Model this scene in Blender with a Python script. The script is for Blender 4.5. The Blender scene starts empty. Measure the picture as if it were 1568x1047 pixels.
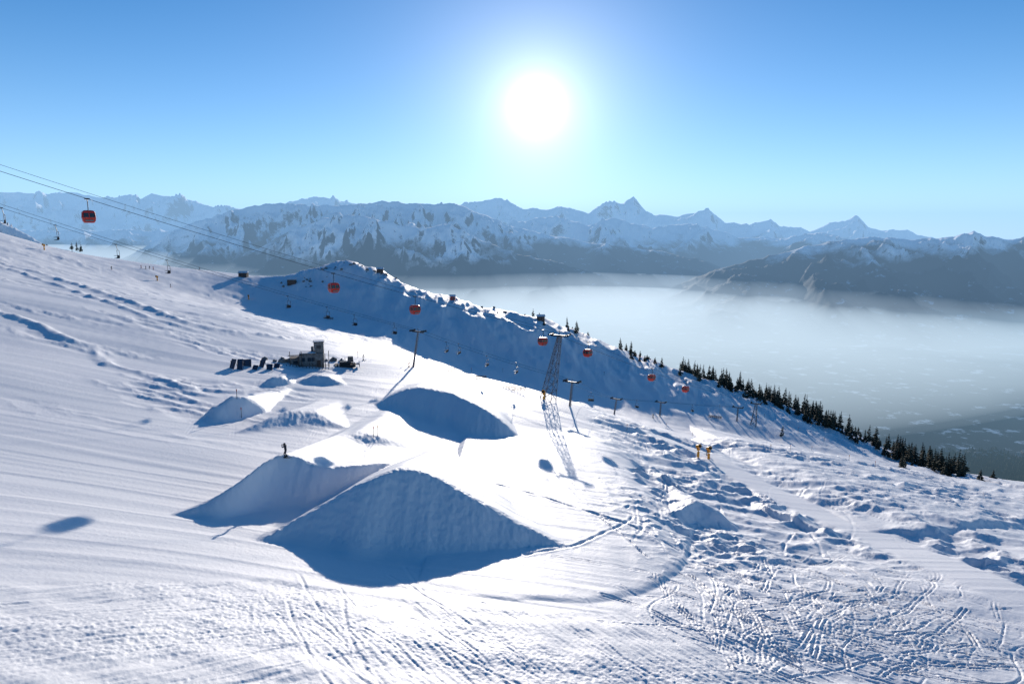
import bpy, bmesh, math, random, time
T0=time.time()
import numpy as np
from mathutils import Vector, Matrix
random.seed(7); rng=np.random.RandomState(11)
S=bpy.context.scene
S.view_settings.view_transform='Standard'; S.view_settings.look='None'; S.view_settings.exposure=0; S.view_settings.gamma=1
F=1045.0; PITCH=math.radians(8.9); cp,sp=math.cos(PITCH),math.sin(PITCH)
SUN_EL=math.radians(10.1); SUN_AZ=math.radians(2.0)
sund=Vector((math.sin(SUN_AZ)*math.cos(SUN_EL),math.cos(SUN_AZ)*math.cos(SUN_EL),math.sin(SUN_EL)))
# ---------- helpers for surveying positions
def ray(u,v):
    xc=(u-784)/F; yc=-(v-523.5)/F
    y=cp+yc*sp; z=-sp+yc*cp
    return xc/y, z/y      # per unit of y
def P(u,v,y):
    a,t=ray(u,v); return (a*y,y,t*y)
# ---------- noise
_perm=rng.permutation(512); _perm=np.concatenate([_perm,_perm]).astype(np.int32)
_ga=rng.rand(1024)*2*np.pi; _gx=np.cos(_ga).astype(np.float32); _gy=np.sin(_ga).astype(np.float32)
def perlin(x,y):
    xi=np.floor(x).astype(np.int32); yi=np.floor(y).astype(np.int32)
    xf=(x-xi).astype(np.float32); yf=(y-yi).astype(np.float32)
    u=xf*xf*xf*(xf*(xf*6-15)+10); v=yf*yf*yf*(yf*(yf*6-15)+10)
    x0=_perm[xi&511]; x1=_perm[(xi+1)&511]; y0=yi&511; y1=(yi+1)&511
    def g(a,b,dx,dy):
        h=_perm[a+b]; return _gx[h]*dx+_gy[h]*dy
    a=g(x0,y0,xf,yf); b=g(x1,y0,xf-1,yf); c=g(x0,y1,xf,yf-1); d=g(x1,y1,xf-1,yf-1)
    ab=a+u*(b-a)
    return (ab+v*((c+u*(d-c))-ab))*1.5
def fbm(x,y,o=4,g=.5):
    s=0;a=1.
    for i in range(o):
        s=s+a*perlin(x+17.3*i,y-9.1*i); x=x*2.03;y=y*2.03;a*=g
    return s
def ridged(x,y,o=5,g=.5):
    s=0;a=1.;w=1.
    for i in range(o):
        n=1-np.abs(perlin(x+31.7*i,y+5.3*i)); n=n*n*w; s=s+a*n; w=np.clip(n*1.6,0,1)
        x=x*2.07;y=y*2.07;a*=g
    return s
def sstep(a,b,x):
    t=np.clip((x-a)/(b-a),0,1); return t*t*(3-2*t)
# ---------- base slope (thin plate through surveyed points)
crest=[(300,416,470),(370,422,475),(440,432,480),(487,425,478),(505,408,472),(524,401,470),(548,404,464),(575,411,455),(600,426,445),(630,440,435),(690,456,425),(760,474,415),(830,488,408),(900,515,400),(960,538,395),(1060,573,382),(1200,620,362),(1290,658,345),(1380,700,318),(1440,722,295),(1568,745,262)]
gully=[(440,463,395),(520,492,362),(640,526,335),(700,550,328),(820,584,316),(920,612,308),(1000,636,298),(1100,662,285),(1200,692,268),(1300,718,250)]
ctl=[P(*p) for p in crest]+[P(*p) for p in gully]
ctl+=[P(*p) for p in [(0,1047,34),(400,1047,40),(784,1047,46),(1170,1047,52),(1568,1047,58),
 (0,900,46),(400,900,55),(784,900,64),(1170,900,74),(1568,900,84),
 (0,700,80),(784,745,108),(1568,765,200),(1568,830,120),(1300,750,185),(1100,700,175),(1100,750,135),(1300,850,98),
 (845,610,190),(640,560,210),(470,560,185),(200,560,150),(0,560,125),(0,460,185),(0,400,280),(0,356,400),(100,383,400),
 (200,400,410),(200,460,240),(370,480,270),(560,600,160),(1000,680,172)]]
for (u,v,y) in crest:
    x,yy,z=P(u,v,y); a=x/y
    for d,dz in ((50,-17),(160,-85)):
        ctl.append((x+a*d,yy+d,z+dz))
x,yy,z=P(0,356,400); ctl+=[(x-20,yy+60,z-12),(x-60,yy+200,z-90)]
x,yy,z=P(150,392,405); ctl+=[(x-20,yy+60,z-14),(x-60,yy+200,z-90)]
ctl+=[(-450,100,45),(-450,300,50),(-120,10,-8),(0,5,-29),(150,20,-65),(350,60,-120),(420,220,-150)]
ctl=np.array(ctl)
def U(r2): return r2*np.log(np.maximum(r2,1e-12))*.5
SC=100.
def fit(c):
    n=len(c); X=c[:,:2]/SC
    A=U(((X[:,None]-X[None])**2).sum(-1))+np.eye(n)*0.0015
    Pm=np.hstack([np.ones((n,1)),X]); M=np.zeros((n+3,n+3)); M[:n,:n]=A; M[:n,n:]=Pm; M[n:,:n]=Pm.T
    b=np.zeros(n+3); b[:n]=c[:,2]; return X,np.linalg.solve(M,b)
CX,CW=fit(ctl)
def base_exact(x,y):
    sh=np.shape(x); x=np.ravel(np.asarray(x,float))/SC; y=np.ravel(np.asarray(y,float))/SC
    o=CW[-3]+CW[-2]*x+CW[-1]*y
    for i in range(len(CX)):
        o=o+CW[i]*U((x-CX[i,0])**2+(y-CX[i,1])**2)
    return o.reshape(sh)
bx0,by0,bs=-2800.,-200.,4.
bxs=np.arange(bx0,2800,bs);bys=np.arange(by0,900,bs)
BT=base_exact(*np.meshgrid(bxs,bys,indexing='ij'))
def base(x,y):
    x=np.asarray(x,float);y=np.asarray(y,float)
    fx=np.clip((x-bx0)/bs,1,len(bxs)-3.01);fy=np.clip((y-by0)/bs,1,len(bys)-3.01)
    i=fx.astype(np.int32);j=fy.astype(np.int32);fx=fx-i;fy=fy-j
    def w(t): return ((1-t)**3/6,(3*t**3-6*t*t+4)/6,(-3*t**3+3*t*t+3*t+1)/6,t**3/6)
    wx=w(fx);wy=w(fy);o=0
    for a in range(4):
        q=0
        for b in range(4): q=q+BT[i+a-1,j+b-1]*wy[b]
        o=o+q*wx[a]
    return o
YC=np.array([P(*p) for p in crest]); YC=YC[np.argsort(YC[:,0])]
def farcut(x,y,z):
    yc=np.interp(x,YC[:,0],YC[:,1])
    d=np.clip(y-yc-110,0,None)
    w=sstep(0,120,y-yc-60)
    tgt=np.interp(x,YC[:,0],YC[:,2])-40-.5*d
    return z*(1-w)+tgt*w
def march(fn,u,v,h=0,y0=22,y1=620):
    a,t=ray(u,v); ys=np.concatenate([np.arange(y0,150,.2),np.arange(150,y1,.5)])
    f=t*ys-(fn(a*ys,ys)+h); k=np.where(f<0)[0]
    if len(k)==0:
        k=[np.argmin(f)]
    y=ys[k[0]]; return np.array((a*y,y,t*y))
def smax(a,b,k):
    h=np.clip(.5+.5*(a-b)/k,0,1); return b*(1-h)+a*h+k*h*(1-h)
mounds=[ # crest pts (u,v,height), front slope, back slope, rounding, flat top
 ([(395,826,.0),(440,800,1.3),(480,775,2.6),(560,730,5.9),(600,717,6.9),(628,714,7.2),(660,724,6.7),(720,758,5.0),(800,802,2.5),(850,826,1.2),(910,852,.0)],.47,.27,1.4,.8),
 ([(262,786,.0),(310,768,1.1),(345,750,2.3),(372,733,3.4),(392,710,4.5),(422,691,5.4),(452,696,5.0),(500,718,3.6),(560,710,3.7),(610,710,2.4),(690,745,0)],.55,.22,1.0,.5),
 ([(455,702,.2),(500,680,1.7),(548,662,2.8),(580,667,2.4),(640,690,.1)],.24,.14,1.2,2),
 ([(575,620,.0),(595,606,1.6),(612,598,2.8),(640,592,4.0),(690,600,4.6),(730,618,4.2),(765,640,3.0),(800,672,.0)],.36,.17,1.2,1),
 ([(305,638,.0),(330,616,2.2),(352,605,3.4),(378,606,3.1),(412,628,.0)],.42,.2,1.,.5),
 ([(360,662,.0),(410,640,1.4),(440,627,2.1),(482,629,1.9),(535,658,.0)],.21,.17,1.,1),
 ([(1015,806,.1),(1040,782,2.0),(1066,766,3.2),(1092,776,2.4),(1126,808,.1)],.5,.25,.8,.4),
 ([(395,590,.1),(412,579,1.5),(430,576,1.7),(450,588,.1)],.3,.2,.7,.4),
 ([(452,586,.1),(485,574,1.6),(505,578,1.4),(530,590,.1)],.3,.2,.7,.4),
 ([(1155,772,.1),(1180,778,1.0),(1240,800,1.2),(1300,828,.1)],.4,.2,.7,.4),
 ([(960,712,.1),(985,712,1.1),(1030,735,1.2),(1070,765,.1)],.4,.2,.7,.4),
 ([(1330,812,.1),(1420,808,1.3),(1500,795,1.5),(1568,800,1.2),(1650,800,.1)],.4,.15,.8,.4),
 ([(1230,735,.1),(1290,742,1.3),(1350,730,1.3),(1400,735,.1)],.4,.15,.8,.4),
 ([(640,888,.0),(760,912,.15),(900,912,.3),(1000,890,.35),(1045,855,.5),(1062,800,.2)],.15,.1,.5,.6),
]
MD=[]
for pts,sf,sb,k,ft in mounds:
    w=np.array([march(base,u,v,h) for u,v,h in pts]); w=w[np.argsort(w[:,0])]
    xs=np.linspace(w[0,0],w[-1,0],120); yy=np.interp(xs,w[:,0],w[:,1]); zz=np.interp(xs,w[:,0],w[:,2])
    sg=max(1,int(120*.035)); kr=np.exp(-np.linspace(-2,2,4*sg+1)**2/2); kr/=kr.sum()
    def smo(q): return np.convolve(np.pad(q,2*sg,mode='edge'),kr,'valid')
    MD.append((np.stack([xs,smo(yy),smo(zz)],1),sf,sb,k,ft))
FACE=[None]
def withmounds(x,y):
    z=farcut(x,y,base(x,y)); face=np.zeros(np.shape(z))
    for w,sf,sb,k,ft in MD:
        m=(x>w[0,0]-8)&(x<w[-1,0]+8)&(y<w[:,1].max()+60)&(y>w[:,1].min()-40)
        if not m.any(): continue
        xs=x[m];yy=y[m];zm=z[m]
        yc=np.interp(xs,w[:,0],w[:,1]); zc=np.interp(xs,w[:,0],w[:,2])
        zc=zc-np.clip(w[0,0]-xs,0,None)*.5-np.clip(xs-w[-1,0],0,None)*.5
        yc=yc+.6*fbm(xs/5,xs*0+3,2)
        d=yy-yc; c=ft
        dd=np.sqrt(d*d+c*c)-c
        s=zc-np.where(d<0,dd*sf*(1+.18*perlin(xs/6,xs*0+9)),dd*sb)
        kk=k*np.clip((zc-base(xs,yc))/2.5,.12,1)
        nz=smax(zm,s,kk)
        f=sstep(.1,.8,s-zm)*(d<.5)
        face[m]=np.maximum(face[m],f)
        z[m]=nz
    FACE[0]=face
    return z
def line(pts,h=0): 
    return np.array([march(base,u,v,h) for u,v in pts])
fgL=line([(-150,880),(0,895),(200,888),(420,885),(580,915),(780,935),(940,938),(1045,905),(1150,960),(1300,1040)])
rtL=line([(930,690),(985,760),(1030,840),(1060,900),(1060,1040)])
bank1=line([(-60,385),(0,402),(80,425),(150,447),(220,470),(280,492),(340,505),(430,517)])
bank2=line([(-80,445),(0,480),(60,500),(140,535),(170,560),(230,575),(290,597)])
bank3=line([(-60,395),(40,420),(140,455),(230,487),(330,512)])
# ski track height map
GX0,GY0,GR=-60.,30.,.14; NX,NY=1500,1500
TR=np.zeros((NX,NY),np.float32)
def stamp(px,py,depth,width,off=0):
    ix=(px-GX0)/GR; iy=(py-GY0)/GR; R=int(np.ceil(width*2/GR))
    for dx in range(-R,R+1):
        for dy in range(-R,R+1):
            jx=np.floor(ix).astype(int)+dx; jy=np.floor(iy).astype(int)+dy
            ok=(jx>=0)&(jx<NX)&(jy>=0)&(jy<NY)
            dd=np.hypot(jx+.5-ix,jy+.5-iy)*GR/width
            val=(depth*(np.exp(-dd*dd*2.2)-.4*np.exp(-(dd-1.45)**2*5))).astype(np.float32)
            cur=TR[jx[ok],jy[ok]]; vv=val[ok] if val.ndim else val
            TR[jx[ok],jy[ok]]=np.where(np.abs(vv)>np.abs(cur),vv,cur)
def curve(x,y,ang,L,wig,depth,width,step=.12,double=False):
    n=int(L/step); f=rng.rand()*6;per=rng.uniform(4,11);k0=rng.uniform(-.04,.04)
    i=np.arange(n)
    a=ang+np.cumsum((k0+wig*np.sin(i*step/per*math.pi+f))*step)
    px=x+np.cumsum(np.cos(a)*step); py=y+np.cumsum(np.sin(a)*step)
    dep=depth*(.35+.65*np.clip(.5+perlin(i*step/2.5+f*9,i*0+f)*1.2,0,1))
    stamp(px,py,dep,width)
    if double: stamp(px-np.sin(a)*.45,py+np.cos(a)*.45,dep,width)
for i in range(260):
    u=rng.uniform(1120,1530)+rng.normal()*20;v=rng.uniform(865,1047)+rng.normal()*12
    q=march(base,u,v)
    curve(q[0],q[1],rng.uniform(-.6,2.7),rng.uniform(5,22),rng.uniform(.02,.25),rng.uniform(.08,.24),rng.uniform(.12,.2),double=rng.rand()<.4)
for i in range(150):
    u=rng.uniform(960,1560);v=rng.uniform(670,860)
    q=march(base,u,v)
    curve(q[0],q[1],rng.uniform(.9,2.6)+(math.pi if rng.rand()<.5 else 0),rng.uniform(10,45),rng.uniform(0,.05),rng.uniform(.06,.2),rng.uniform(.2,.45))
for i in range(80):
    u=rng.uniform(480,1150);v=rng.uniform(955,1060)
    q=march(base,u,v)
    curve(q[0],q[1],2.28+rng.normal()*.07+(math.pi if rng.rand()<.5 else 0),rng.uniform(4,18),.01,rng.uniform(.02,.08),rng.uniform(.16,.3))
for i in range(45):
    u=rng.uniform(-40,460);v=rng.uniform(910,1060)
    q=march(base,u,v)
    curve(q[0],q[1],.85+rng.normal()*.05+(math.pi if rng.rand()<.5 else 0),rng.uniform(4,14),.0,rng.uniform(.02,.06),rng.uniform(.16,.35))
for i in range(50):
    u=rng.uniform(100,1000);v=rng.uniform(560,760)
    q=march(base,u,v)
    curve(q[0],q[1],rng.uniform(1.0,2.2),rng.uniform(20,60),rng.uniform(0,.02),rng.uniform(.01,.035),rng.uniform(.16,.3),double=True)
def tracks(x,y):
    ix=(x-GX0)/GR-.5; iy=(y-GY0)/GR-.5
    i0=np.floor(ix).astype(int);j0=np.floor(iy).astype(int);fx=ix-i0;fy=iy-j0
    ok=(i0>=0)&(i0<NX-1)&(j0>=0)&(j0<NY-1); i0=np.clip(i0,0,NX-2);j0=np.clip(j0,0,NY-2)
    v=TR[i0,j0]*(1-fx)*(1-fy)+TR[i0+1,j0]*fx*(1-fy)+TR[i0,j0+1]*(1-fx)*fy+TR[i0+1,j0+1]*fx*fy
    return np.where(ok,v,0)
roadP=line([(1640,960),(1568,915),(1440,862),(1330,815),(1230,775),(1150,735),(1090,700),(1020,672)])
def dist_poly(x,y,w):
    d=np.full(np.shape(x),1e9)
    for i in range(len(w)-1):
        ax,ay=w[i,:2];bx,by=w[i+1,:2];L=(bx-ax)**2+(by-ay)**2
        t=np.clip(((x-ax)*(bx-ax)+(y-ay)*(by-ay))/L,0,1)
        d=np.minimum(d,np.hypot(x-ax-t*(bx-ax),y-ay-t*(by-ay)))
    return d
def ground(x,y,detail=True):
    x=np.atleast_1d(np.asarray(x,float));y=np.atleast_1d(np.asarray(y,float))
    z=withmounds(x,y); face=FACE[0]
    r=np.hypot(x,y)
    near=1-sstep(420,560,r)
    z=z+near*.35*fbm(x/38,y/30,2)
    yl=np.interp(x,fgL[:,0],fgL[:,1]); fg=1-sstep(-.8,.8,y-yl)
    o=np.argsort(rtL[:,1]); xl=np.interp(y,rtL[o,1],rtL[o,0]); rt=sstep(-1.5,3,x-xl+perlin(x/9,y/9)*4)
    rd=dist_poly(x,y,roadP); road=1-sstep(3.5,6.5,rd+perlin(x/7,y/7))
    rt=rt*(1-road)*(1-sstep(210,260,y))
    gr=(1-fg)*(1-rt*.8)*(1-face)
    wy=y-.10*x+5*fbm(x/90,y/60,2)
    lane=fbm(wy/2.3,x/75,3)*.045+np.abs(np.sin(wy/4.6*math.pi+perlin(x/120,wy/5)))**14*.045
    far=sstep(110,200,y)
    lane=lane+far*(fbm(wy/7,x/90,3)*.16)
    z=z+gr*near*lane
    s=x*.66+y*.75; q=-x*.75+y*.66
    s2=x*.65-y*.76; q2=x*.76+y*.65
    n1=perlin(x/14,y/9)
    z=z+fg*((.010+.028*sstep(-.3,.4,n1))*fbm(x/.45,y/.45,3,.6)+.045*fbm(s2/7,q2/.7,3)*sstep(-25,5,x)+.05*fbm(s/7,q/.9,3)*(1-sstep(-20,0,x))
       +.14*fbm(x/6,y/4,2))
    z=z+face*.07*fbm(x/.8,y/.9,3,.6)+face*.07*fbm(x/1.0,y/6,2)
    big=ridged(x/13+y/40,y/8-x/30,4)-1.0
    z=z+rt*(1-fg)*sstep(84,100,y+x*.1)*1.0*big*(.4+.6*sstep(-.2,.4,perlin(x/30,y/24)))
    z=z+rt*.05*fbm(x/1.6,y/1.6,3)+rt*.22*fbm(x/9,y/6,2)
    rb=np.exp(-(((x-28.)/11)**2+((y-96)/20)**2))
    z=z+rb*(1-face)*.5*(ridged(x/5,y/4,4)-1)
    z=z-tracks(x,y)*(1-.8*road)*(1-.8*face)
    z=z+road*.03*fbm(rd/.8,y/30,2)
    m=sstep(.0,.5,fbm(x/40+3,y/18,2))*sstep(90,130,y)*(1-sstep(-60,-20,x))
    z=z+m*near*.35*(ridged(x/9,y/5,4)-1)
    lm=x<-20
    if lm.any():
        xl_,yl_=x[lm],y[lm]
        for bk,hh,wd in ((bank1,.75,2.2),(bank2,.6,1.5),(bank3,.5,1.5)):
            d=dist_poly(xl_,yl_,bk)+1.2*perlin(xl_/6,yl_/6)
            z[lm]+=hh*np.exp(-(d/wd)**2)*(.35+np.clip(.5+fbm(xl_/7,yl_/7,3),0,1.2))
    yc=np.interp(x,YC[:,0],YC[:,1])
    rg=np.exp(-((y-yc+25)/48)**2)*sstep(-175,-120,x)
    z=z+rg*(1.7*(ridged(x/17+y/70,y/34,4)-1)+.45*fbm(x/5,y/14,3))
    z=z+sstep(200,260,y)*near*.4*fbm(x/14,y/22,3)
    return z
def gz(x,y): return float(ground(np.array([x]),np.array([y]))[0])
def mesh_grid(name,X,Y,Z,mat):
    n,m=X.shape; me=bpy.data.meshes.new(name)
    co=np.stack([X,Y,Z],-1).reshape(-1,3).astype(np.float32)
    i=np.arange(n-1)[:,None]*m+np.arange(m-1)[None]
    f=np.stack([i,i+1,i+m+1,i+m],-1).reshape(-1).astype(np.int32)
    me.vertices.add(n*m); me.vertices.foreach_set('co',co.ravel())
    nf=(n-1)*(m-1); me.loops.add(nf*4); me.loops.foreach_set('vertex_index',f)
    me.polygons.add(nf); me.polygons.foreach_set('loop_start',np.arange(nf,dtype=np.int32)*4)
    me.update(calc_edges=True)
    me.polygons.foreach_set('use_smooth',np.ones(len(me.polygons),bool))
    ob=bpy.data.objects.new(name,me); S.collection.objects.link(ob); me.materials.append(mat); return ob
# ---------- materials
def newmat(name):
    m=bpy.data.materials.new(name); m.use_nodes=True; nt=m.node_tree; return m,nt,nt.nodes['Principled BSDF']
def simple(name,col,rough=.6,metal=0,nscale=4,namt=.25):
    m,nt,b=newmat(name); n=nt.nodes.new('ShaderNodeTexNoise'); n.inputs['Scale'].default_value=nscale
    tc=nt.nodes.new('ShaderNodeTexCoord'); nt.links.new(tc.outputs['Object'],n.inputs['Vector'])
    r=nt.nodes.new('ShaderNodeValToRGB'); r.color_ramp.elements[0].position=.3; r.color_ramp.elements[1].position=.7
    r.color_ramp.elements[0].color=(*[c*(1-namt) for c in col],1); r.color_ramp.elements[1].color=(*[min(1,c*(1+namt)) for c in col],1)
    nt.links.new(n.outputs['Fac'],r.inputs[0]); nt.links.new(r.outputs[0],b.inputs['Base Color'])
    b.inputs['Roughness'].default_value=rough; b.inputs['Metallic'].default_value=metal; return m
def snowmat():
    m,nt,b=newmat('snow'); L=nt.links
    g=nt.nodes.new('ShaderNodeNewGeometry')
    n1=nt.nodes.new('ShaderNodeTexNoise'); n1.inputs['Scale'].default_value=2.2; n1.inputs['Detail'].default_value=8; n1.inputs['Roughness'].default_value=.6
    n2=nt.nodes.new('ShaderNodeTexNoise'); n2.inputs['Scale'].default_value=.05; n2.inputs['Detail'].default_value=4
    L.new(g.outputs['Position'],n1.inputs['Vector']); L.new(g.outputs['Position'],n2.inputs['Vector'])
    r=nt.nodes.new('ShaderNodeValToRGB'); r.color_ramp.elements[0].position=.3;r.color_ramp.elements[1].position=.7
    r.color_ramp.elements[0].color=(.94,.92,.92,1); r.color_ramp.elements[1].color=(.98,.96,.94,1)
    L.new(n2.outputs['Fac'],r.inputs[0]); L.new(r.outputs[0],b.inputs['Base Color'])
    b.inputs['Roughness'].default_value=.6; b.inputs['Specular IOR Level'].default_value=.5
    bu=nt.nodes.new('ShaderNodeBump'); bu.inputs['Strength'].default_value=.45; bu.inputs['Distance'].default_value=.1
    L.new(n1.outputs['Fac'],bu.inputs['Height']); L.new(bu.outputs[0],b.inputs['Normal'])
    return m
SNOW=snowmat()
# ---------- near ground mesh
rs=[18.]
while rs[-1]<2600:
    r=rs[-1]; rs.append(r+max(.1,min(r*r/29000,r*.0068)))
rs=np.array(rs)
azd=np.concatenate([np.linspace(-80,-41,50,endpoint=False),np.linspace(-41,41,1150),np.linspace(41,80,51)[1:]])
az=np.radians(azd); X=rs[:,None]*np.sin(az)[None]; Y=rs[:,None]*np.cos(az)[None]
Z=ground(X,Y)
mesh_grid('snow_ground',X,Y,Z,SNOW)
# ---------- far terrain
FL=-650.
layers=[
 (2600,1500,1500,[(-900,230),(-400,270),(-100,305),(0,330),(30,345),(60,362),(100,385),(160,440),(260,600),(330,900),(2500,900)]),
 (15000,5000,4000,[(-900,300),(-300,285),(0,291),(60,296),(110,292),(150,300),(185,300),(200,297),(215,302),(232,295),(275,300),(310,310),(345,318),(400,318),(440,308),(480,300),(510,303),(560,312),(650,330),(700,345),(1000,400)]),
 (8200,2600,2600,[(100,440),(200,385),(262,352),(300,338),(360,318),(430,306),(470,312),(520,312),(560,310),(585,304),(640,310),(700,309),(720,318),(770,338),(830,356),(900,368),(1000,380),(1080,398),(1150,430),(1300,470)]),
 (6600,1500,2200,[(280,430),(340,402),(400,374),(450,347),(500,330),(540,324),(585,334),(640,345),(690,340),(730,362),(790,385),(860,400),(960,430),(1050,460)]),
 (14500,4000,4000,[(500,350),(600,335),(700,318),(720,308),(740,306),(765,302),(785,310),(800,317),(830,318),(860,314),(880,320),(900,325),(915,312),(940,306),(955,309),(970,299),(990,320),(1000,328),(1040,330),(1085,320),(1110,338),(1150,342),(1180,332),(1195,347),(1225,347),(1240,352),(1270,340),(1300,335),(1312,328),(1330,345),(1350,352),(1390,350),(1405,358),(1450,368),(1500,365),(1600,365),(2200,350)]),
 (10500,3000,2000,[(700,350),(780,340),(850,326),(900,343),(940,332),(1000,346),(1060,338),(1130,360),(1200,362),(1260,354),(1330,368),(1450,378),(1700,380)]),
 (6400,2400,2500,[(960,480),(1010,445),(1060,424),(1110,405),(1160,393),(1200,382),(1240,372),(1290,364),(1330,360),(1400,362),(1455,360),(1475,355),(1490,350),(1510,358),(1550,362),(1600,358),(2300,330)]),
]
ys=1000*np.exp(np.linspace(0,math.log(24),600)); aa=np.concatenate([np.linspace(-1.6,-.82,50,endpoint=False),np.linspace(-.82,.82,1050),np.linspace(.82,1.6,51)[1:]])
def farz(Xf,Yf):
    Zf=np.full(Xf.shape,FL)+14*fbm(Xf/900,Yf/900,4)
    A=Xf/Yf
    for k,(Yc0,Wf,Wb,pts) in enumerate(layers):
        a_=np.array([ray(u,v)[0] for u,v in pts]); t_=np.array([ray(u,v)[1] for u,v in pts])
        xq=A*Yc0
        Yc=Yc0*(1+.05*fbm(xq/2500+k*7,xq*0+k,2))
        zc=np.interp(A,a_,t_)*Yc+ Yc0*.0020*(ridged(xq/(Yc0*.035)+k*3,xq*0+3.3*k,5,.55)-1)
        H=np.clip(zc-FL-20,0,None)
        d=Yc-Yf; s=np.where(d>0,d/Wf,-d/Wb); s=np.clip(s,0,1.3)
        sc=Yc0/8000.
        sp_=ridged(Xf/(1000*sc)+k*5+.5*perlin(Xf/2500,Yf/2500),Yf/(3600*sc)+k,5,.5)-1.0
        s2=np.clip(s-(.6 if k==6 else .8)*sp_*np.clip(s*(1-s),0,1)*sstep(0,.12,s),0,1)
        p=(1-s2)**1.2
        h=FL+H*p
        rn=ridged(Xf/(520*sc)+k,Yf/(700*sc),6,.5)-1.0
        h=h+ rn*H*(.13 if k==6 else .16)*sstep(0,.10,s)*(1-sstep(.35,.85,s2))
        h=np.where(s2>=.999,FL-60,h)
        Zf=np.where(h>Zf,h,Zf)
    return Zf
Yf=np.repeat(ys[:,None],len(aa),1); Xf=aa[None]*Yf
Zf=farz(Xf,Yf)
def mtnmat():
    m,nt,b=newmat('alpine_terrain'); L=nt.links; N=nt.nodes.new
    g=N('ShaderNodeNewGeometry'); sx=N('ShaderNodeSeparateXYZ'); L.new(g.outputs['Position'],sx.inputs[0])
    sn=N('ShaderNodeSeparateXYZ'); L.new(g.outputs['Normal'],sn.inputs[0])
    n1=N('ShaderNodeTexNoise'); n1.inputs['Scale'].default_value=.0022; n1.inputs['Detail'].default_value=10; n1.inputs['Roughness'].default_value=.62
    n2=N('ShaderNodeTexNoise'); n2.inputs['Scale'].default_value=.012; n2.inputs['Detail'].default_value=8; n2.inputs['Roughness'].default_value=.7
    for n in (n1,n2): L.new(g.outputs['Position'],n.inputs['Vector'])
    def M(op,a,bb,clamp=False):
        q=N('ShaderNodeMath'); q.operation=op; q.use_clamp=clamp
        for i,v in enumerate((a,bb)):
            if isinstance(v,(int,float)): q.inputs[i].default_value=v
            else: L.new(v,q.inputs[i])
        return q.outputs[0]
    h=M('ADD',sx.outputs['Z'],M('MULTIPLY',M('SUBTRACT',n1.outputs['Fac'],.5),800))
    high=M('DIVIDE',M('ADD',h,200),140,True)
    st=M('ADD',sn.outputs['Z'],M('MULTIPLY',M('SUBTRACT',n2.outputs['Fac'],.5),.7))
    flat=M('DIVIDE',M('SUBTRACT',st,.52),.12,True)
    low=M('DIVIDE',M('SUBTRACT',n2.outputs['Fac'],.57),.06,True)
    lowflat=M('MULTIPLY',low,M('DIVIDE',M('SUBTRACT',sn.outputs['Z'],.85),.1,True))
    fac=M('MAXIMUM',M('MULTIPLY',high,flat),M('MULTIPLY',lowflat,.6))
    rk=N('ShaderNodeValToRGB'); rk.color_ramp.elements[0].color=(.020,.036,.048,1); rk.color_ramp.elements[1].color=(.12,.13,.155,1)
    rk.color_ramp.elements[0].position=.2
    L.new(M('MULTIPLY',high,n2.outputs['Fac']),rk.inputs[0])
    mx=N('ShaderNodeMix'); mx.data_type='RGBA'; L.new(fac,mx.inputs[0]); L.new(rk.outputs[0],mx.inputs[6]); mx.inputs[7].default_value=(.95,.95,.97,1)
    L.new(mx.outputs[2],b.inputs['Base Color']); b.inputs['Roughness'].default_value=.9; b.inputs['Specular IOR Level'].default_value=.1
    return m
MT=mtnmat()
mesh_grid('mountain_terrain',Xf,Yf,Zf,MT)
# ---------- haze volumes (self-glowing, scattered light put in as emission colour)
def volmat(name,length,col,gain=1.0):
    m=bpy.data.materials.new(name); m.use_nodes=True; nt=m.node_tree; nt.nodes.clear()
    o=nt.nodes.new('ShaderNodeOutputMaterial'); ab=nt.nodes.new('ShaderNodeVolumeAbsorption'); em=nt.nodes.new('ShaderNodeEmission'); ad=nt.nodes.new('ShaderNodeAddShader')
    ab.inputs['Color'].default_value=(0,0,0,1); ab.inputs['Density'].default_value=1/length
    em.inputs['Color'].default_value=(*col,1); em.inputs['Strength'].default_value=gain/length  # emission colour stands in for sunlight scattered by the haze
    nt.links.new(ab.outputs[0],ad.inputs[0]);nt.links.new(em.outputs[0],ad.inputs[1]);nt.links.new(ad.outputs[0],o.inputs['Volume']); return m
def ellipsoid(name,c,r,mat):
    bpy.ops.mesh.primitive_uv_sphere_add(segments=160,ring_count=96,location=c); o=bpy.context.object; o.name=name; o.scale=r; o.data.materials.append(mat); return o
def vbox(name,c,s,mat):
    bpy.ops.mesh.primitive_cube_add(size=1,location=c); o=bpy.context.object; o.name=name; o.scale=s; o.data.materials.append(mat); return o
vbox('air_haze',(0,16000,100),(80000,29000,1700),volmat('haze_air',18000,(.40,.70,1.08)))
ellipsoid('fog_bank',(-1300,5300,-585),(5400,3700,262),volmat('fog_a',4600,(.84,1.0,1.15)))
ellipsoid('fog_bank',(-1100,4800,-630),(4700,3000,215),volmat('fog_c',1300,(.92,1.06,1.16)))
ellipsoid('fog_bank',(2500,3700,-690),(8000,3300,215),volmat('fog_d',3800,(.38,.64,.84)))
ellipsoid('fog_bank',(-6400,8400,-520),(5500,5900,400),volmat('fog_e',2800,(.86,1.0,1.12)))
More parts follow.
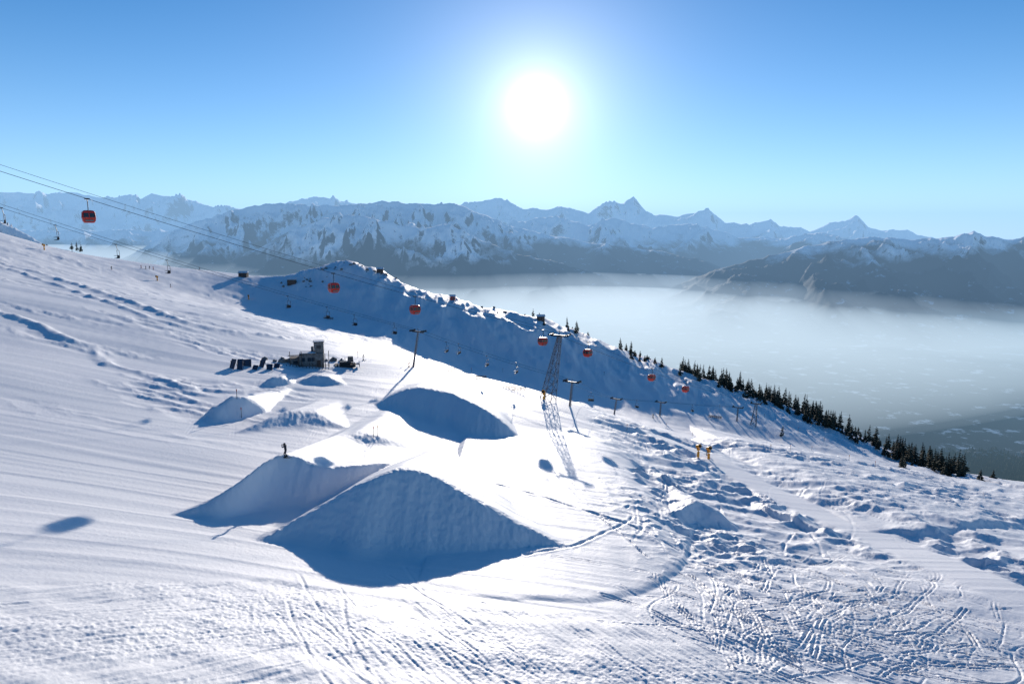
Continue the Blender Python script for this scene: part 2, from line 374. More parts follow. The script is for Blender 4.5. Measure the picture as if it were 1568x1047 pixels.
# ---------- object helpers
M_={}
M_['red']=simple('red_paint',(.48,.022,.015),.35); M_['dark']=simple('dark_metal',(.03,.03,.035),.5,.3)
M_['glass']=simple('dark_glass',(.02,.03,.04),.08); M_['steel']=simple('galvanised_steel',(.16,.165,.18),.45,.5)
M_['black']=simple('black_rubber',(.015,.015,.015),.7); M_['yellow']=simple('yellow_orange_paint',(.8,.32,.02),.5)
M_['wood']=simple('weathered_wood',(.09,.06,.045),.8,0,6,.4); M_['stone']=simple('grey_stone',(.22,.20,.18),.9,0,3,.45)
M_['panel']=simple('dark_blue_panel',(.03,.05,.09),.5); M_['jacket']=simple('dark_jacket',(.02,.02,.03),.7)
M_['skin']=simple('skin',(.5,.3,.22),.6)
M_['redj']=simple('red_jacket',(.5,.04,.03),.7)
M_['needle']=simple('conifer_needles',(.04,.048,.03),.9,0,.6,.45)
M_['roof']=simple('snowy_roof',(.8,.82,.85),.8); M_['cable']=simple('steel_cable',(.05,.05,.055),.5,.4)
class PB:
    def __init__(s): s.v=[];s.f=[]
    def strut(s,a,b,r,r2=None,n=6):
        a=Vector(a);b=Vector(b);r2=r if r2 is None else r2
        d=(b-a).normalized(); up=Vector((0,0,1)) if abs(d.z)<.95 else Vector((1,0,0))
        x=d.cross(up).normalized();y=d.cross(x)
        k=len(s.v)
        for p,q in ((a,r),(b,r2)):
            for i in range(n):
                t=2*math.pi*i/n; s.v.append(tuple(p+x*math.cos(t)*q+y*math.sin(t)*q))
        for i in range(n): s.f.append((k+i,k+(i+1)%n,k+n+(i+1)%n,k+n+i))
        s.f.append(tuple(range(k+n-1,k-1,-1)));s.f.append(tuple(range(k+n,k+2*n)))
    def box(s,c,d,rz=0,rx=0,taper=1):
        k=len(s.v);R=Matrix.Rotation(rz,3,'Z')@Matrix.Rotation(rx,3,'X')
        for dz in (-.5,.5):
            t=1 if dz<0 else taper
            for dx,dy in ((-.5,-.5),(.5,-.5),(.5,.5),(-.5,.5)):
                s.v.append(tuple(Vector(c)+R@Vector((dx*d[0]*t,dy*d[1]*t,dz*d[2]))))
        for f in ((3,2,1,0),(4,5,6,7),(0,1,5,4),(1,2,6,5),(2,3,7,6),(3,0,4,7)): s.f.append(tuple(k+i for i in f))
    def loft(s,rings):
        k=len(s.v);n=len(rings[0])
        for r in rings: s.v+= [tuple(p) for p in r]
        for j in range(len(rings)-1):
            for i in range(n): s.f.append((k+j*n+i,k+j*n+(i+1)%n,k+(j+1)*n+(i+1)%n,k+(j+1)*n+i))
        s.f.append(tuple(range(k+n-1,k-1,-1)));s.f.append(tuple(range(k+(len(rings)-1)*n,k+len(rings)*n)))
    def prism(s,c,w,d,h,rz=0): # gable roof
        k=len(s.v);R=Matrix.Rotation(rz,3,'Z')
        for p in ((-w/2,-d/2,0),(w/2,-d/2,0),(w/2,d/2,0),(-w/2,d/2,0),(-w/2,0,h),(w/2,0,h)): s.v.append(tuple(Vector(c)+R@Vector(p)))
        for f in ((0,1,5,4),(2,3,4,5),(1,2,5),(3,0,4),(3,2,1,0)): s.f.append(tuple(k+i for i in f))
    def make(s,name,mat,parent=None,bevel=0,smooth=False):
        me=bpy.data.meshes.new(name);me.from_pydata(s.v,[],s.f);me.materials.append(M_[mat] if isinstance(mat,str) else mat)
        o=bpy.data.objects.new(name,me);S.collection.objects.link(o)
        if parent: o.parent=parent
        if bevel:
            b=o.modifiers.new('b','BEVEL');b.width=bevel;b.segments=2
        if smooth: me.polygons.foreach_set('use_smooth',[True]*len(me.polygons))
        return o
def empty(name,loc,rz=0):
    e=bpy.data.objects.new(name,None);S.collection.objects.link(e);e.location=loc;e.rotation_euler=(0,0,rz);e.empty_display_size=.5;return e
def rrect(w,d,z,r=.3,n=4):
    pts=[]
    for cx,cy,a0 in ((w/2-r,d/2-r,0),(-w/2+r,d/2-r,90),(-w/2+r,-d/2+r,180),(w/2-r,-d/2+r,270)):
        for i in range(n+1):
            a=math.radians(a0+90*i/n);pts.append((cx+r*math.cos(a),cy+r*math.sin(a),z))
    return pts
HANG=3.1
def gondola(pos,rz):
    e=empty('gondola_cabin',pos,rz)
    p=PB();p.loft([rrect(1.5,1.5,-1.12),rrect(1.9,1.9,-.85),rrect(2.1,2.1,-.35),rrect(2.1,2.1,-.15)]);p.make('lower_body','red',e,smooth=False)
    p=PB();p.loft([rrect(2.04,2.04,-.15),rrect(1.9,1.9,.62)]);p.make('window_band','glass',e)
    p=PB();p.loft([rrect(1.98,1.98,.62),rrect(1.9,1.9,.85),rrect(1.4,1.4,1.05)]);p.make('roof','red',e)
    p=PB()
    for sx in (-1,1):
        for sy in (-1,1): p.strut((sx*.98,sy*.98,-.2),(sx*.9,sy*.9,.7),.07)
        p.strut((sx*1.06,0,-.3),(sx*.99,0,.7),.06);p.strut((0,sx*1.06,-.3),(0,sx*.99,.7),.06)
    p.make('pillars','red',e)
    p=PB();p.strut((0,-.5,1.03),(0,.5,1.03),.07);p.strut((0,0,1.05),(.25,0,1.6),.07);p.strut((.25,0,1.6),(.25,0,2.6),.07);p.strut((.25,0,2.6),(0,0,HANG),.07);p.box((0,0,HANG),(.25,.8,.22));p.make('hanger','dark',e)
    p=PB();p.box((1.08,0,-.75),(.15,1.3,.25));p.strut((-1.1,-.5,-.8),(-1.1,.5,-.8),.06);p.make('ski_rack','steel',e)
def chair(pos,rz):
    e=empty('chairlift_chair',pos,rz)
    p=PB();p.box((0,0,-3.0),(1.9,.55,.1));p.box((0,.3,-2.65),(1.9,.09,.6),rx=-.15);p.make('seat','black',e,.02)
    p=PB();p.strut((0,0,0),(0,.25,-1.3),.05);p.strut((-.95,.3,-1.3),(.95,.3,-1.3),.045)
    for s in (-1,1):
        p.strut((s*.95,.3,-1.3),(s*.95,.35,-2.9),.045);p.strut((s*.95,.35,-2.9),(s*.95,-.3,-3.05),.04);p.strut((s*.95,.3,-2.4),(s*.95,-.3,-2.5),.035)
    p.strut((-.95,-.35,-2.45),(.95,-.35,-2.45),.03);p.box((0,0,0),(.12,.5,.16));p.make('frame','dark',e)
def cablepts(pts,sag=.012,n=24):
    out=[]
    for a,b in zip(pts[:-1],pts[1:]):
        a=Vector(a);b=Vector(b);L=(b-a).length
        for i in range(n):
            t=i/n;q=a.lerp(b,t);q.z-=4*sag*L*t*(1-t);out.append(q)
    out.append(Vector(pts[-1]));return out
def cable(name,pts,r=.03):
    p=PB()
    for a,b in zip(pts[:-1],pts[1:]): p.strut(a,b,r,n=5)
    return p.make(name,'cable')
def proj(p):
    zc=p.y*cp-p.z*sp; return 784+F*p.x/zc
def atu(pts,u):
    best=min(range(len(pts)-1),key=lambda i:0 if (proj(pts[i])-u)*(proj(pts[i+1])-u)<=0 else min(abs(proj(pts[i])-u),abs(proj(pts[i+1])-u)))
    a,b=pts[best],pts[best+1];ua,ub=proj(a),proj(b);t=(u-ua)/(ub-ua) if ub!=ua else 0
    return a.lerp(b,max(0,min(1,t))),math.atan2(b.y-a.y,b.x-a.x)-math.pi/2
G=lambda u,v,h=0:march(lambda x,y:ground(x,y),u,v,h)
# ---------- lattice tower + gondola line
tb=G(838,612); tt=Vector(P(857,514,tb[1]));H=tt.z-tb[2]
def lattice(name,b,t,bw,tw,arm,rz=0,seg=7,r=.1):
    b=Vector(b);t=Vector(t);e=empty(name,b,0);d=t-b;p=PB();R=Matrix.Rotation(rz,3,'Z')
    def c(k,i):
        w=bw+(tw-bw)*k;sx,sy=((-1,-1),(1,-1),(1,1),(-1,1))[i%4]
        return d*k+R@Vector((sx*w/2,sy*w/2,0))
    for i in range(4): p.strut(c(0,i)-Vector((0,0,.8)),c(1,i),r)
    for k in range(seg):
        k0=k/seg;k1=(k+1)/seg
        for i in range(4):
            p.strut(c(k1,i),c(k1,i+1),r*.55,n=4);p.strut(c(k0,i),c(k1,i+1),r*.55,n=4);p.strut(c(k0,i+1),c(k1,i),r*.55,n=4)
    p.make('lattice_mast','steel',e)
    p=PB();a=R@Vector((arm,0,0));p.box(d,(arm*2,.5,.45),rz=rz)
    for s in (-1,1):
        q=d+a*s;f=R@Vector((0,1.6,0));p.box(q+Vector((0,0,.25)),(.25,3.4,.3),rz=rz)
        for j in (-1,-.4,.4,1): p.strut(q+f*j+Vector((-.12,0,.45)),q+f*j+Vector((.12,0,.45)),.25,n=8)
    p.strut(d,d+Vector((0,0,1.6)),.08);p.make('crossarm','dark',e)
    return e
lattice('gondola_lift_tower',tb,tt,3.6,.9,2.6,rz=-.5,r=.11)
b2=G(1153,652);t2=Vector(P(1158,618,b2[1]));lattice('gondola_lift_tower',b2,t2,2.6,.8,2.2,rz=-.5,seg=4,r=.1)
A_=[Vector(P(-260,178,105)),tt+Vector((-2.2,1.2,.8)),t2+Vector((-1.8,1,.8)),Vector(P(1420,745,520))]
cA=cablepts(A_[:2],.010,30)[:-1]+cablepts(A_[1:3],.012,14)
cable('gondola_cable',cA,.045)
B_=[q+Vector((4.4,-2.4,0)) for q in A_]
cB=cablepts(B_[:2],.010,30)[:-1]+cablepts(B_[1:3],.012,14)
cable('gondola_cable',cB,.03)
for u in (133,510,635,831):
    q,rz=atu(cA,u);gondola(q-Vector((0,0,HANG)),rz)
for u in (900,998,1050):
    q,rz=atu(cB,u);gondola(q-Vector((0,0,HANG)),rz)
# ---------- chairlift
def tpole(name,u,vb,vt,du=0,arm=2.2,r=.28):
    b=G(u,vb);t=Vector(P(u+du,vt,b[1]));e=empty(name,b);d=t-Vector(b);p=PB()
    p.strut((0,0,-.8),d,r*1.15,r*.8,10);p.make('mast','steel',e)
    p=PB();p.box(d,(arm*2,.35,.35),rz=-.6);c=math.cos(-.6);s_=math.sin(-.6)
    for s in (-1,1):
        q=d+Vector((c*arm*s,s_*arm*s,.2));p.box(q,(.25,2.6,.28),rz=-.6)
        for j in (-1,-.3,.3,1):
            f=Vector((-s_,c,0))*j;p.strut(q+f-Vector((c,s_,0))*.12+Vector((0,0,.2)),q+f+Vector((c,s_,0))*.12+Vector((0,0,.2)),.2,n=8)
    p.strut(d,d+Vector((0,0,1.0)),.06);p.make('crossarm','dark',e)
    p=PB();p.strut((r*1.7,0,0),Vector((r*1.7,0,0))+d*.96,.04);
    for i in range(int(d.length*1.5)): p.strut(d*(i/(d.length*1.5)),d*(i/(d.length*1.5))+Vector((r*1.7,0,0)),.03,n=4)
    p.make('ladder','dark',e)
    return t
p1=tpole('chairlift_tower',632,562,508,8)
p2=tpole('chairlift_tower',872,622,585,4)
p3=tpole('chairlift_tower',940,634,611,4)
p4=tpole('chairlift_tower',1010,637,616,2)
p5=tpole('chairlift_tower',1128,645,624,2)
off=Vector((-1.8,1.2,.4))
C_=[Vector(P(-200,252,125)),p1+off,p2+off,p3+off,p4+off,p5+off]
cC=cablepts(C_,.010,20);cable('chairlift_cable',cC,.035)
cD=[q+Vector((3.6,-2.4,0)) for q in cC];cable('chairlift_cable',cD,.03)
for u in (2,84,177,255,440,500,542,683,745,905): q,rz=atu(cC,u);chair(q,rz)
for u in (603,702,790,975,1060): q,rz=atu(cD,u);chair(q,rz)
# ---------- mountain hut
def hut(u,v):
    b=G(u,v);e=empty('stone_mountain_hut',b,.25)
    p=PB();p.box((0,0,1.6),(6.5,4.5,4.2));p.box((2.0,.3,3.9),(2.6,3.2,5.6));p.box((-4.3,.5,1.0),(2.6,3.6,2.8));p.make('walls','stone',e,.06)
    p=PB();p.box((-.9,0,3.78),(4.4,4.8,.16));p.box((2.0,.3,6.77),(3.0,3.6,.14));p.box((-4.3,.5,2.47),(2.9,3.9,.14));p.make('roof_slab','wood',e)
    p=PB();p.box((-.9,0,3.93),(4.2,4.6,.14));p.box((2.0,.3,6.9),(2.8,3.4,.12));p.make('roof_snow','roof',e,.05)
    p=PB()
    for x,z in ((-2.2,2.2),(-.6,2.2),(.4,2.2)): p.box((x,-2.26,z),(.9,.06,1.0))
    for z in (3.2,5.4): p.box((2.0,-1.32,z),(1.2,.06,.9))
    p.box((-4.3,-1.32,1.4),(1.2,.06,.9));p.make('windows','glass',e)
    p=PB();p.box((1.9,-2.27,.9),(1.0,.08,2.0))
    for x in np.linspace(-6.5,4.5,14): p.strut((x,-4,-.5),(x+rng.uniform(-.1,.1),-4,rng.uniform(.9,1.8)),.09)
    p.box((-1,-4,.7),(11,.08,.12))
    for x in (-5.6,-3.4,-2.6,3.6,4.6): p.strut((x,-2.8,0),(x,-2.8,rng.uniform(3.2,5)),.1)
    p.box((-4.4,-2.8,3.6),(3.4,.2,.2));p.make('door_and_posts','wood',e)
    p=PB();p.box((.2,.9,4.6),(.7,.7,1.4));p.make('chimney','stone',e)
hut(478,560)
def rocks(name,u,v,n,sp_,mat,smin=.3,smax_=1.1):
    b=G(u,v);bm=bmesh.new()
    for i in range(n):
        x=b[0]+rng.normal()*sp_;y=b[1]+rng.normal()*sp_*.4;s=rng.uniform(smin,smax_);z=gz(x,y)
        r=bmesh.ops.create_icosphere(bm,subdivisions=1,radius=s,matrix=Matrix.Translation((x,y,z)))
        for q in r['verts']: q.co+=Vector(rng.normal(size=3)*.22*s)
    me=bpy.data.meshes.new(name);bm.to_mesh(me);me.materials.append(M_[mat]);o=bpy.data.objects.new(name,me);S.collection.objects.link(o)
rocks('rock_outcrop',448,556,30,2.4,'stone')
rocks('rock_outcrop',512,553,12,1.5,'stone')
rocks('ridge_rocks',548,407,22,14,'stone',.3,1.2)
rocks('ridge_rocks',470,433,14,8,'stone',.3,1.2)
rocks('ridge_rocks',770,478,16,12,'stone',.3,1.0)
for i,(u,v) in enumerate([(357,564),(368,565),(379,561),(391,566),(402,562),(413,566),(424,563)]):
    b=G(u,v);e=empty('folded_jump_panel',b,rng.uniform(-.6,.3));p=PB();h=rng.uniform(1.3,3.0);rx=rng.uniform(-.75,-.25)
    p.box((0,0,h*.42),(rng.uniform(1.3,2.0),.14,h),rx=rx);p.make('board','panel',e,.02)
    p=PB()
    for s in (-.6,.6): p.strut((s,-.3,-.2),(s,-.05,h*.75),.06);p.strut((s,.9,-.2),(s,.35,h*.7),.05)
    p.make('stand','dark',e)
def groomer(u,v,rz):
    b=G(u,v);e=empty('snow_groomer',b,rz)
    p=PB()
    for s in (-1,1):
        p.loft([[(x,s*1.5+dy*.42,z) for x,z in ((-2.2,.25),(-1.8,0),(1.8,0),(2.3,.3),(2.3,.65),(1.9,.85),(-1.8,.85),(-2.2,.6))] for dy in (-1,1)])
    p.make('tracks','black',e)
    p=PB();p.box((-.6,0,1.15),(3.2,1.9,.7));p.box((1.9,0,.8),(.8,1.9,.4));p.make('chassis','dark',e,.08)
    p=PB();p.box((.9,0,2.05),(1.7,1.9,1.3),taper=.85);p.make('cab','glass',e,.08)
    p=PB();p.box((.9,0,2.75),(1.5,1.7,.12));p.strut((-.6,0,1.5),(-.6,0,2.6),.08);p.make('cab_roof','dark',e)
    p=PB();p.box((3.3,0,.6),(.15,4.4,1.1),rx=0);p.strut((2.1,.6,.6),(3.3,.6,.6),.1);p.strut((2.1,-.6,.6),(3.3,-.6,.6),.1);p.make('blade','steel',e)
    p=PB();p.box((-3.0,0,.45),(1.0,4.2,.45));p.strut((-2.1,0,.8),(-3,0,.6),.12);p.make('tiller','black',e)
groomer(532,561,.25)
def station(name,u,v,w=5,d=4,h=2.6,mat='wood'):
    b=G(u,v);e=empty(name,(b[0],b[1],gz(b[0],b[1])),rng.uniform(-.4,.4))
    p=PB();p.box((0,0,h/2-.5),(w,d,h+1));p.make('walls',mat,e)
    p=PB();p.prism((0,0,h+.02),w+.8,d+.8,1.1);p.make('roof','roof',e)
    p=PB();p.box((-w*.25,-d/2-.04,h*.55),(.9,.06,.8));p.box((w*.2,-d/2-.04,h*.4),(.9,.06,1.9));p.make('window_and_door','glass',e)
for a in [(373,424),(447,435),(582,417,4,3,2),(828,490,4,3,2)]: station('lift_station_hut',*a)
station('red_ski_hut',693,459,3,2.6,1.9,'red')
def fence(u,v,L,rz,name='snow_fence'):
    b=G(u,v);e=empty(name,b,rz);p=PB()
    for i in range(int(L/.9)+1):
        x=-L/2+i*.9;p.strut((x,0,-.4),(x,0,1.2),.06,n=5)
    for z in (.25,.55,.85,1.1): p.box((0,.07,z),(L,.04,.16))
    p.make('slats','wood',e)
for a in [(735,581,4,-.2),(788,598,7,-.35),(690,569,3,-.2),(503,489,6,-.3),(1095,640,6,-.5)]: fence(*a)
def snowgun(u,v,h=4):
    b=G(u,v);e=empty('snow_gun',b,rng.uniform(-.4,.4))
    p=PB();p.strut((0,0,-.5),(0,0,h*.62),.13,.1,8);p.make('mast','steel',e)
    p=PB();p.strut((0,0,.1),(0,0,h*.4),.33,.33,10);p.box((0,0,h*.55),(.7,.5,.5));p.make('pad_and_head','yellow',e,.03)
    p=PB();p.strut((-.1,.45,h*.72),(-.1,-.6,h*.83),.48,.42,14);p.strut((-.1,-.6,h*.83),(-.1,-.7,h*.84),.5,.5,14);p.make('fan_barrel','yellow',e)
    p=PB();p.strut((-.1,-.69,h*.838),(-.1,-.72,h*.842),.4,.4,14);p.make('fan_mesh','black',e)
for a in [(1069,700,3.8),(1085,703,3.8),(68,383,3.5),(381,459,3.),(241,430,3.),(833,612,3.)]: snowgun(*a)
def marker(u,v,h=2.,mat='yellow'):
    b=G(u,v);e=empty('piste_marker_pole',b);p=PB();p.strut((0,0,-.4),(0,0,h),.05,n=6);p.make('pole','dark',e)
    p=PB();p.strut((0,0,h*.8),(0,0,h*1.02),.09,n=8);p.make('top',mat,e)
for a in [(1195,668),(1243,690),(1300,705),(1180,690),(1222,660),(1060,668),(1020,655),(1102,625),(1170,640),(1210,690),(960,660),(925,575),(770,570),(722,570),(363,612),(370,640),(572,670),(578,668),(548,548),(620,560),(1340,715),(1262,676)]:
    marker(*a,mat='red' if rng.rand()<.5 else 'yellow')
# ---------- people
def figure(name,u,v,pose='ride',rz=0,jacket='jacket',h=1.78,y=None):
    b=G(u,v); e=empty(name,(b[0],b[1],gz(b[0],b[1])+.03),rz); k=h/1.78
    J={'pel':(0,0,.86),'sp':(0.04,-.02,1.08),'ch':(.08,-.02,1.32),'nk':(.10,-.02,1.48),'hd':(.12,-.02,1.60),'ht':(.12,-.02,1.72),
       'lh':(-.02,.11,.84),'lk':(.16,.16,.48),'la':(-.02,.17,.10),'lt':(.17,.19,.04),
       'rh':(-.02,-.11,.84),'rk':(.14,-.16,.48),'ra':(-.04,-.17,.10),'rt':(.15,-.19,.04),
       'ls':(.06,.19,1.42),'le':(.16,.30,1.17),'lw':(.38,.30,1.10),'rs':(.06,-.22,1.42),'re':(.16,-.33,1.17),'rw':(.38,-.32,1.10)}
    if pose=='phone':
        J['le']=(.28,.26,1.26);J['lw']=(.40,.08,1.52);J['re']=(.28,-.28,1.26);J['rw']=(.40,-.10,1.52)
    R={'pel':.15,'sp':.14,'ch':.165,'nk':.065,'hd':.105,'ht':.085,'lh':.1,'lk':.075,'la':.055,'lt':.05,'ls':.075,'le':.055,'lw':.04}
    for a in ('rh','rk','ra','rt','rs','re','rw'): R[a]=R['l'+a[1]]
    keys=list(J);E=[('pel','sp'),('sp','ch'),('ch','nk'),('nk','hd'),('hd','ht'),('pel','lh'),('lh','lk'),('lk','la'),('la','lt'),('pel','rh'),('rh','rk'),('rk','ra'),('ra','rt'),('ch','ls'),('ls','le'),('le','lw'),('ch','rs'),('rs','re'),('re','rw')]
    me=bpy.data.meshes.new('body');me.from_pydata([tuple(c*k for c in J[q]) for q in keys],[(keys.index(a),keys.index(c)) for a,c in E],[])
    o=bpy.data.objects.new('body',me);S.collection.objects.link(o);o.parent=e
    m=o.modifiers.new('s','SKIN')
    sv=me.skin_vertices[0].data
    for i,q in enumerate(keys): sv[i].radius=(R[q]*k,R[q]*k); sv[i].use_root=(i==0)
    o.modifiers.new('ss','SUBSURF').levels=1;o.modifiers['ss'].render_levels=1
    me.materials.append(M_[jacket])
    hd=Vector(J['hd'])*k
    bm=bmesh.new();bmesh.ops.create_uvsphere(bm,u_segments=14,v_segments=10,radius=.135*k,matrix=Matrix.Translation(hd+Vector((-.01,0,.045*k))));
    mm=bpy.data.meshes.new('helmet');bm.to_mesh(mm);mm.materials.append(M_['dark']);oo=bpy.data.objects.new('helmet',mm);S.collection.objects.link(oo);oo.parent=e
    p=PB();p.loft([[(hd.x+x_,hd.y+y_,hd.z+z_) for x_,y_ in ((.02,-.07),(dx,-.055),(dx+.02,0),(dx,.055),(.02,.07))] for z_,dx in ((-.13,.07),(-.07,.10),(0,.11))]);p.make('face','skin',e,smooth=True)
    p=PB();p.box((hd.x+.12*k,hd.y,hd.z+.03),(.05,.17,.08));p.make('goggles','glass',e,.01)
    p=PB()
    for w_ in ('lw','rw'):
        c=Vector(J[w_])*k;d=(c-Vector(J[w_[0]+'e'])*k).normalized();p.strut(c,c+d*.09,.045,.04,8)
        for f in (-.03,-.01,.012,.032): p.strut(c+d*.08+Vector((0,f,0)),c+d*.15+Vector((.01,f,-.03)),.012,.01,5)
        p.strut(c+d*.02,c+d*.07+Vector((0,.06,0)),.014,.011,5)
    p.make('gloves','black',e)
    p=PB()
    for s,a in ((1,'la'),(-1,'ra')):
        c=Vector(J[a])*k;p.box((c.x+.07,c.y,c.z-.02),(.32*k,.12,.14));p.strut((c.x,c.y,c.z),(c.x-.01+.03,c.y,c.z+.24),.085,.09,8)
    p.make('boots','black',e,.02)
    p=PB()
    for s,a in ((1,'la'),(-1,'ra')):
        c=Vector(J[a])*k;p.box((c.x+.1,c.y,0),(1.5,.1,.03));p.strut((c.x+.84,c.y,0),(c.x+1.0,c.y,.09),.05,.02,5)
    p.make('skis','redj' if rng.rand()<.4 else 'dark',e)
    if pose!='phone':
        p=PB()
        for a in ('lw','rw'):
            c=Vector(J[a])*k;p.strut(c+Vector((.02,0,.12)),(c.x-.25,c.y*1.3,.03),.012,.01,5)
        p.make('poles','dark',e)
figure('skier',438,702,'phone',math.pi*.95,h=1.95)
for a in [(261,440,.5,'jacket'),(171,413,2.6,'jacket'),(216,411,0,'redj'),(223,412,1,'jacket'),(229,412,2,'jacket'),(235,413,3,'redj'),(626,562,.4,'redj'),(1083,697,2,'jacket'),(110,382,1,'jacket'),(305,412,1,'jacket'),(440,472,2,'jacket'),(556,552,.3,'jacket'),(1000,640,2,'jacket')]:
    figure('skier',a[0],a[1],'ride',a[2],a[3],1.8)
# ---------- trees
def tree_geo(v,f,x,y,z,h,rad,nw,nb):
    def add(p): v.append(p);return len(v)-1
    k=len(v);lean=rng.normal(size=2)*.03*h
    for i in range(5):
        t=2*math.pi*i/5;add((x+.025*h*math.cos(t),y+.025*h*math.sin(t),z-.6))
    tip=add((x+lean[0],y+lean[1],z+h))
    for i in range(5): f.append((k+i,k+(i+1)%5,tip))
    for j in range(nw):
        q=.1+.87*j/(nw-1);R=rad*(1-q)**.8*rng.uniform(.7,1.2)+.12
        for b in range(nb):
            if rng.rand()<.16: continue
            t=2*math.pi*(b+rng.rand()*.8)/nb;L=R*rng.uniform(.5,1.25);zz=z+h*(q+rng.uniform(-.02,.02));w=.22*L+.1
            cx=x+lean[0]*q;cy=y+lean[1]*q;c,s=math.cos(t),math.sin(t)
            a0=add((cx,cy,zz+.10*h*.35));a1=add((cx+c*L*.6-s*w,cy+s*L*.6+c*w,zz-.10*L));a2=add((cx+c*L,cy+s*L,zz-.3*L));a3=add((cx+c*L*.6+s*w,cy+s*L*.6-c*w,zz-.12*L));a4=add((cx+c*L*.55,cy+s*L*.55,zz-.5*L))
            f.append((a0,a1,a2));f.append((a0,a2,a3));f.append((a0,a4,a2))
v=[];f=[]
us=list(np.clip(rng.normal(985,18,16),950,1018))+list(rng.uniform(1035,1110,34))+list(rng.uniform(1100,1290,110))+list(rng.normal(1180,12,22))+list(rng.normal(1250,12,28))+list(rng.uniform(1290,1400,45))+list(rng.normal(1380,9,18))+list(rng.uniform(1400,1475,50))+list(rng.uniform(868,884,5))+[900,816,826,833,1500,1520]
cu=np.array([c[0] for c in crest]);cyv=np.array([c[2] for c in crest])
for u in us:
    yc=np.interp(u,cu,cyv)+rng.uniform(-18,24);cz=np.interp(u,cu,[ray(c[0],c[1])[0] for c in crest])
    x=cz*yc;z=gz(x,yc)
    big=1.0 if u>1035 else .8
    hh=rng.choice([rng.uniform(2.,4.5),rng.uniform(4.5,10)])*big*(1.1 if u>1400 else 1)
    tree_geo(v,f,x,yc,z,hh,(.7+.15*hh)*rng.uniform(.9,1.35),11,7)
for (u,v_) in [(110,382),(118,384),(124,385),(1197,668),(1380,715),(1386,716)]:
    b=G(u,v_);tree_geo(v,f,b[0],b[1],b[2],rng.uniform(3,6),1.4,10,7)
me=bpy.data.meshes.new('conifer_trees');me.from_pydata(v,[],f);me.materials.append(M_['needle']);o=bpy.data.objects.new('conifer_trees',me);S.collection.objects.link(o)
# forest and village on the valley floor
v=[];f=[];n=5200
U_=rng.uniform(1370,1900,n);V_=rng.uniform(688,735,n)
pa=np.array([ray(a,b) for a,b in zip(U_,V_)]);yy=-645/pa[:,1];xx=pa[:,0]*yy
keep=(fbm(xx/160,yy/220,3)>-.12)&(yy>1100);xx=xx[keep];yy=yy[keep];zz=farz(xx,yy)
for x,y,z in zip(xx,yy,zz):
    h=rng.uniform(9,20);r=h*.2;k=len(v);t0=rng.rand()*6
    for i in range(5):
        t=t0+2*math.pi*i/5;rr=r*rng.uniform(.7,1.2);v.append((x+rr*math.cos(t),y+rr*math.sin(t),z))
    v.append((x,y,z+h))
    for i in range(5): f.append((k+i,k+(i+1)%5,k+5))
me=bpy.data.meshes.new('valley_forest');me.from_pydata(v,[],f);me.materials.append(M_['needle']);o=bpy.data.objects.new('valley_forest',me);S.collection.objects.link(o)
pw_=PB();pr=PB()
for i in range(80):
    u=rng.uniform(1390,1620);vv=rng.uniform(686,700);a,t=ray(u,vv);y=-640/t;x=a*y;z=float(farz(np.array([x]),np.array([y]))[0]);w=rng.uniform(9,15);d=rng.uniform(8,11);h=rng.uniform(5,9);rz=rng.uniform(0,3)
    pw_.box((x,y,z+h/2),(w,d,h),rz=rz);pr.prism((x,y,z+h+.05),w+2,d+2,3,rz=rz)
e=empty('village_houses',(0,0,0));pw_.make('walls','wood',e);pr.make('roofs','stone',e)
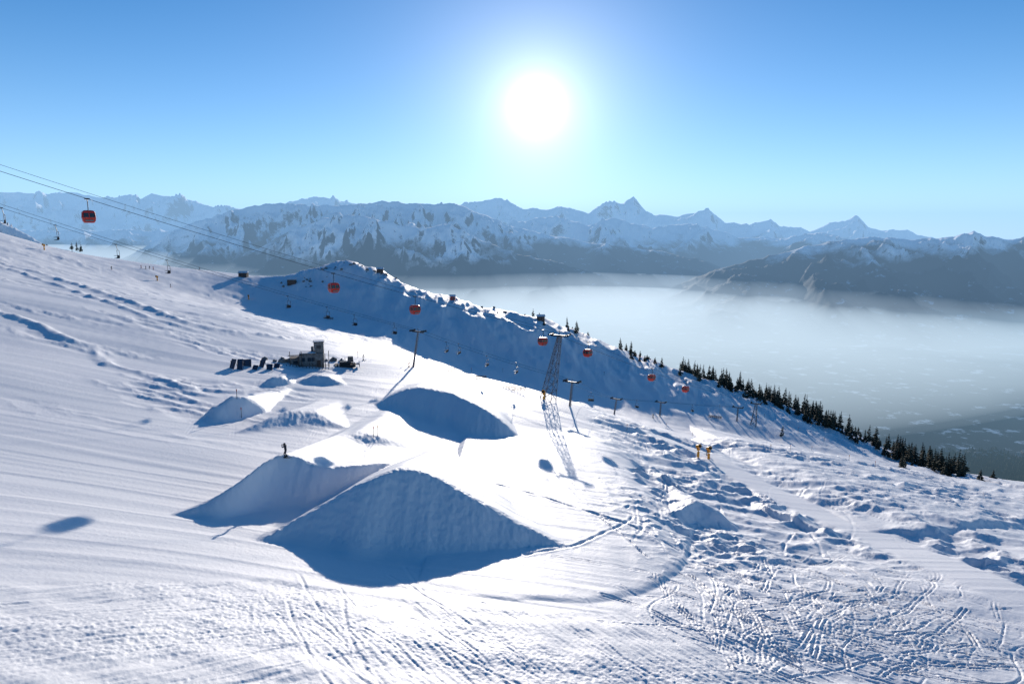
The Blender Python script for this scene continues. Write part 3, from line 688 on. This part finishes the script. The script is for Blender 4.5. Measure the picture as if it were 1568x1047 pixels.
# ---------- sky / sun / camera
w=bpy.data.worlds.new('World'); S.world=w; w.use_nodes=True; nt=w.node_tree; nt.nodes.clear()
N=nt.nodes.new; L=nt.links
sky=N('ShaderNodeTexSky'); sky.sky_type='NISHITA'; sky.sun_disc=False; sky.sun_elevation=SUN_EL; sky.sun_rotation=SUN_AZ; sky.altitude=2200; sky.air_density=1.0; sky.dust_density=.15; sky.ozone_density=4
hs=N('ShaderNodeHueSaturation'); hs.inputs['Saturation'].default_value=1.25; hs.inputs['Value'].default_value=1.0; L.new(sky.outputs[0],hs.inputs['Color'])
bg=N('ShaderNodeBackground'); bg.inputs[1].default_value=.125; L.new(hs.outputs[0],bg.inputs[0])
tc=N('ShaderNodeTexCoord'); vn=N('ShaderNodeVectorMath'); vn.operation='NORMALIZE'; L.new(tc.outputs['Generated'],vn.inputs[0])
dt=N('ShaderNodeVectorMath'); dt.operation='DOT_PRODUCT'; L.new(vn.outputs[0],dt.inputs[0]); dt.inputs[1].default_value=sund
def mth(op,a,b=None):
    c=N('ShaderNodeMath');c.operation=op
    for i,q in enumerate((a,b)):
        if q is None: continue
        if isinstance(q,(int,float)): c.inputs[i].default_value=q
        else: L.new(q,c.inputs[i])
    return c.outputs[0]
def pw(n,s): return mth('MULTIPLY',mth('POWER',mth('MAXIMUM',dt.outputs['Value'],0.),float(n)),float(s))
def add(a,b): return mth('ADD',a,b)
gl=add(add(add(pw(30000,4200),pw(2600,1.2)),add(pw(500,.55),pw(110,.38))),pw(16,.12))
sz=N('ShaderNodeSeparateXYZ'); L.new(vn.outputs[0],sz.inputs[0])
hz=mth('MULTIPLY',mth('EXPONENT',mth('MULTIPLY',mth('MAXIMUM',sz.outputs['Z'],0.),-7.0)),.44)
b2=N('ShaderNodeBackground'); b2.inputs[0].default_value=(1,.97,.93,1); L.new(gl,b2.inputs[1])
b3=N('ShaderNodeBackground'); b3.inputs[0].default_value=(.95,.97,1,1); L.new(hz,b3.inputs[1])
ad=N('ShaderNodeAddShader'); L.new(bg.outputs[0],ad.inputs[0]);L.new(b2.outputs[0],ad.inputs[1])
ad2=N('ShaderNodeAddShader'); L.new(ad.outputs[0],ad2.inputs[0]);L.new(b3.outputs[0],ad2.inputs[1])
o=N('ShaderNodeOutputWorld'); L.new(ad2.outputs[0],o.inputs[0])
sl=bpy.data.lights.new('sun','SUN'); sl.energy=5; sl.angle=math.radians(.5); sl.color=(1,.90,.79)
so=bpy.data.objects.new('sun',sl); S.collection.objects.link(so); so.rotation_euler=sund.to_track_quat('Z','Y').to_euler()
cam=bpy.data.cameras.new('camera'); co=bpy.data.objects.new('camera',cam); S.collection.objects.link(co); S.camera=co
cam.sensor_width=36; cam.lens=36*F/1568; cam.clip_start=.5; cam.clip_end=80000
co.rotation_euler=(math.pi/2-PITCH,0,0)
print('done',time.time()-T0)
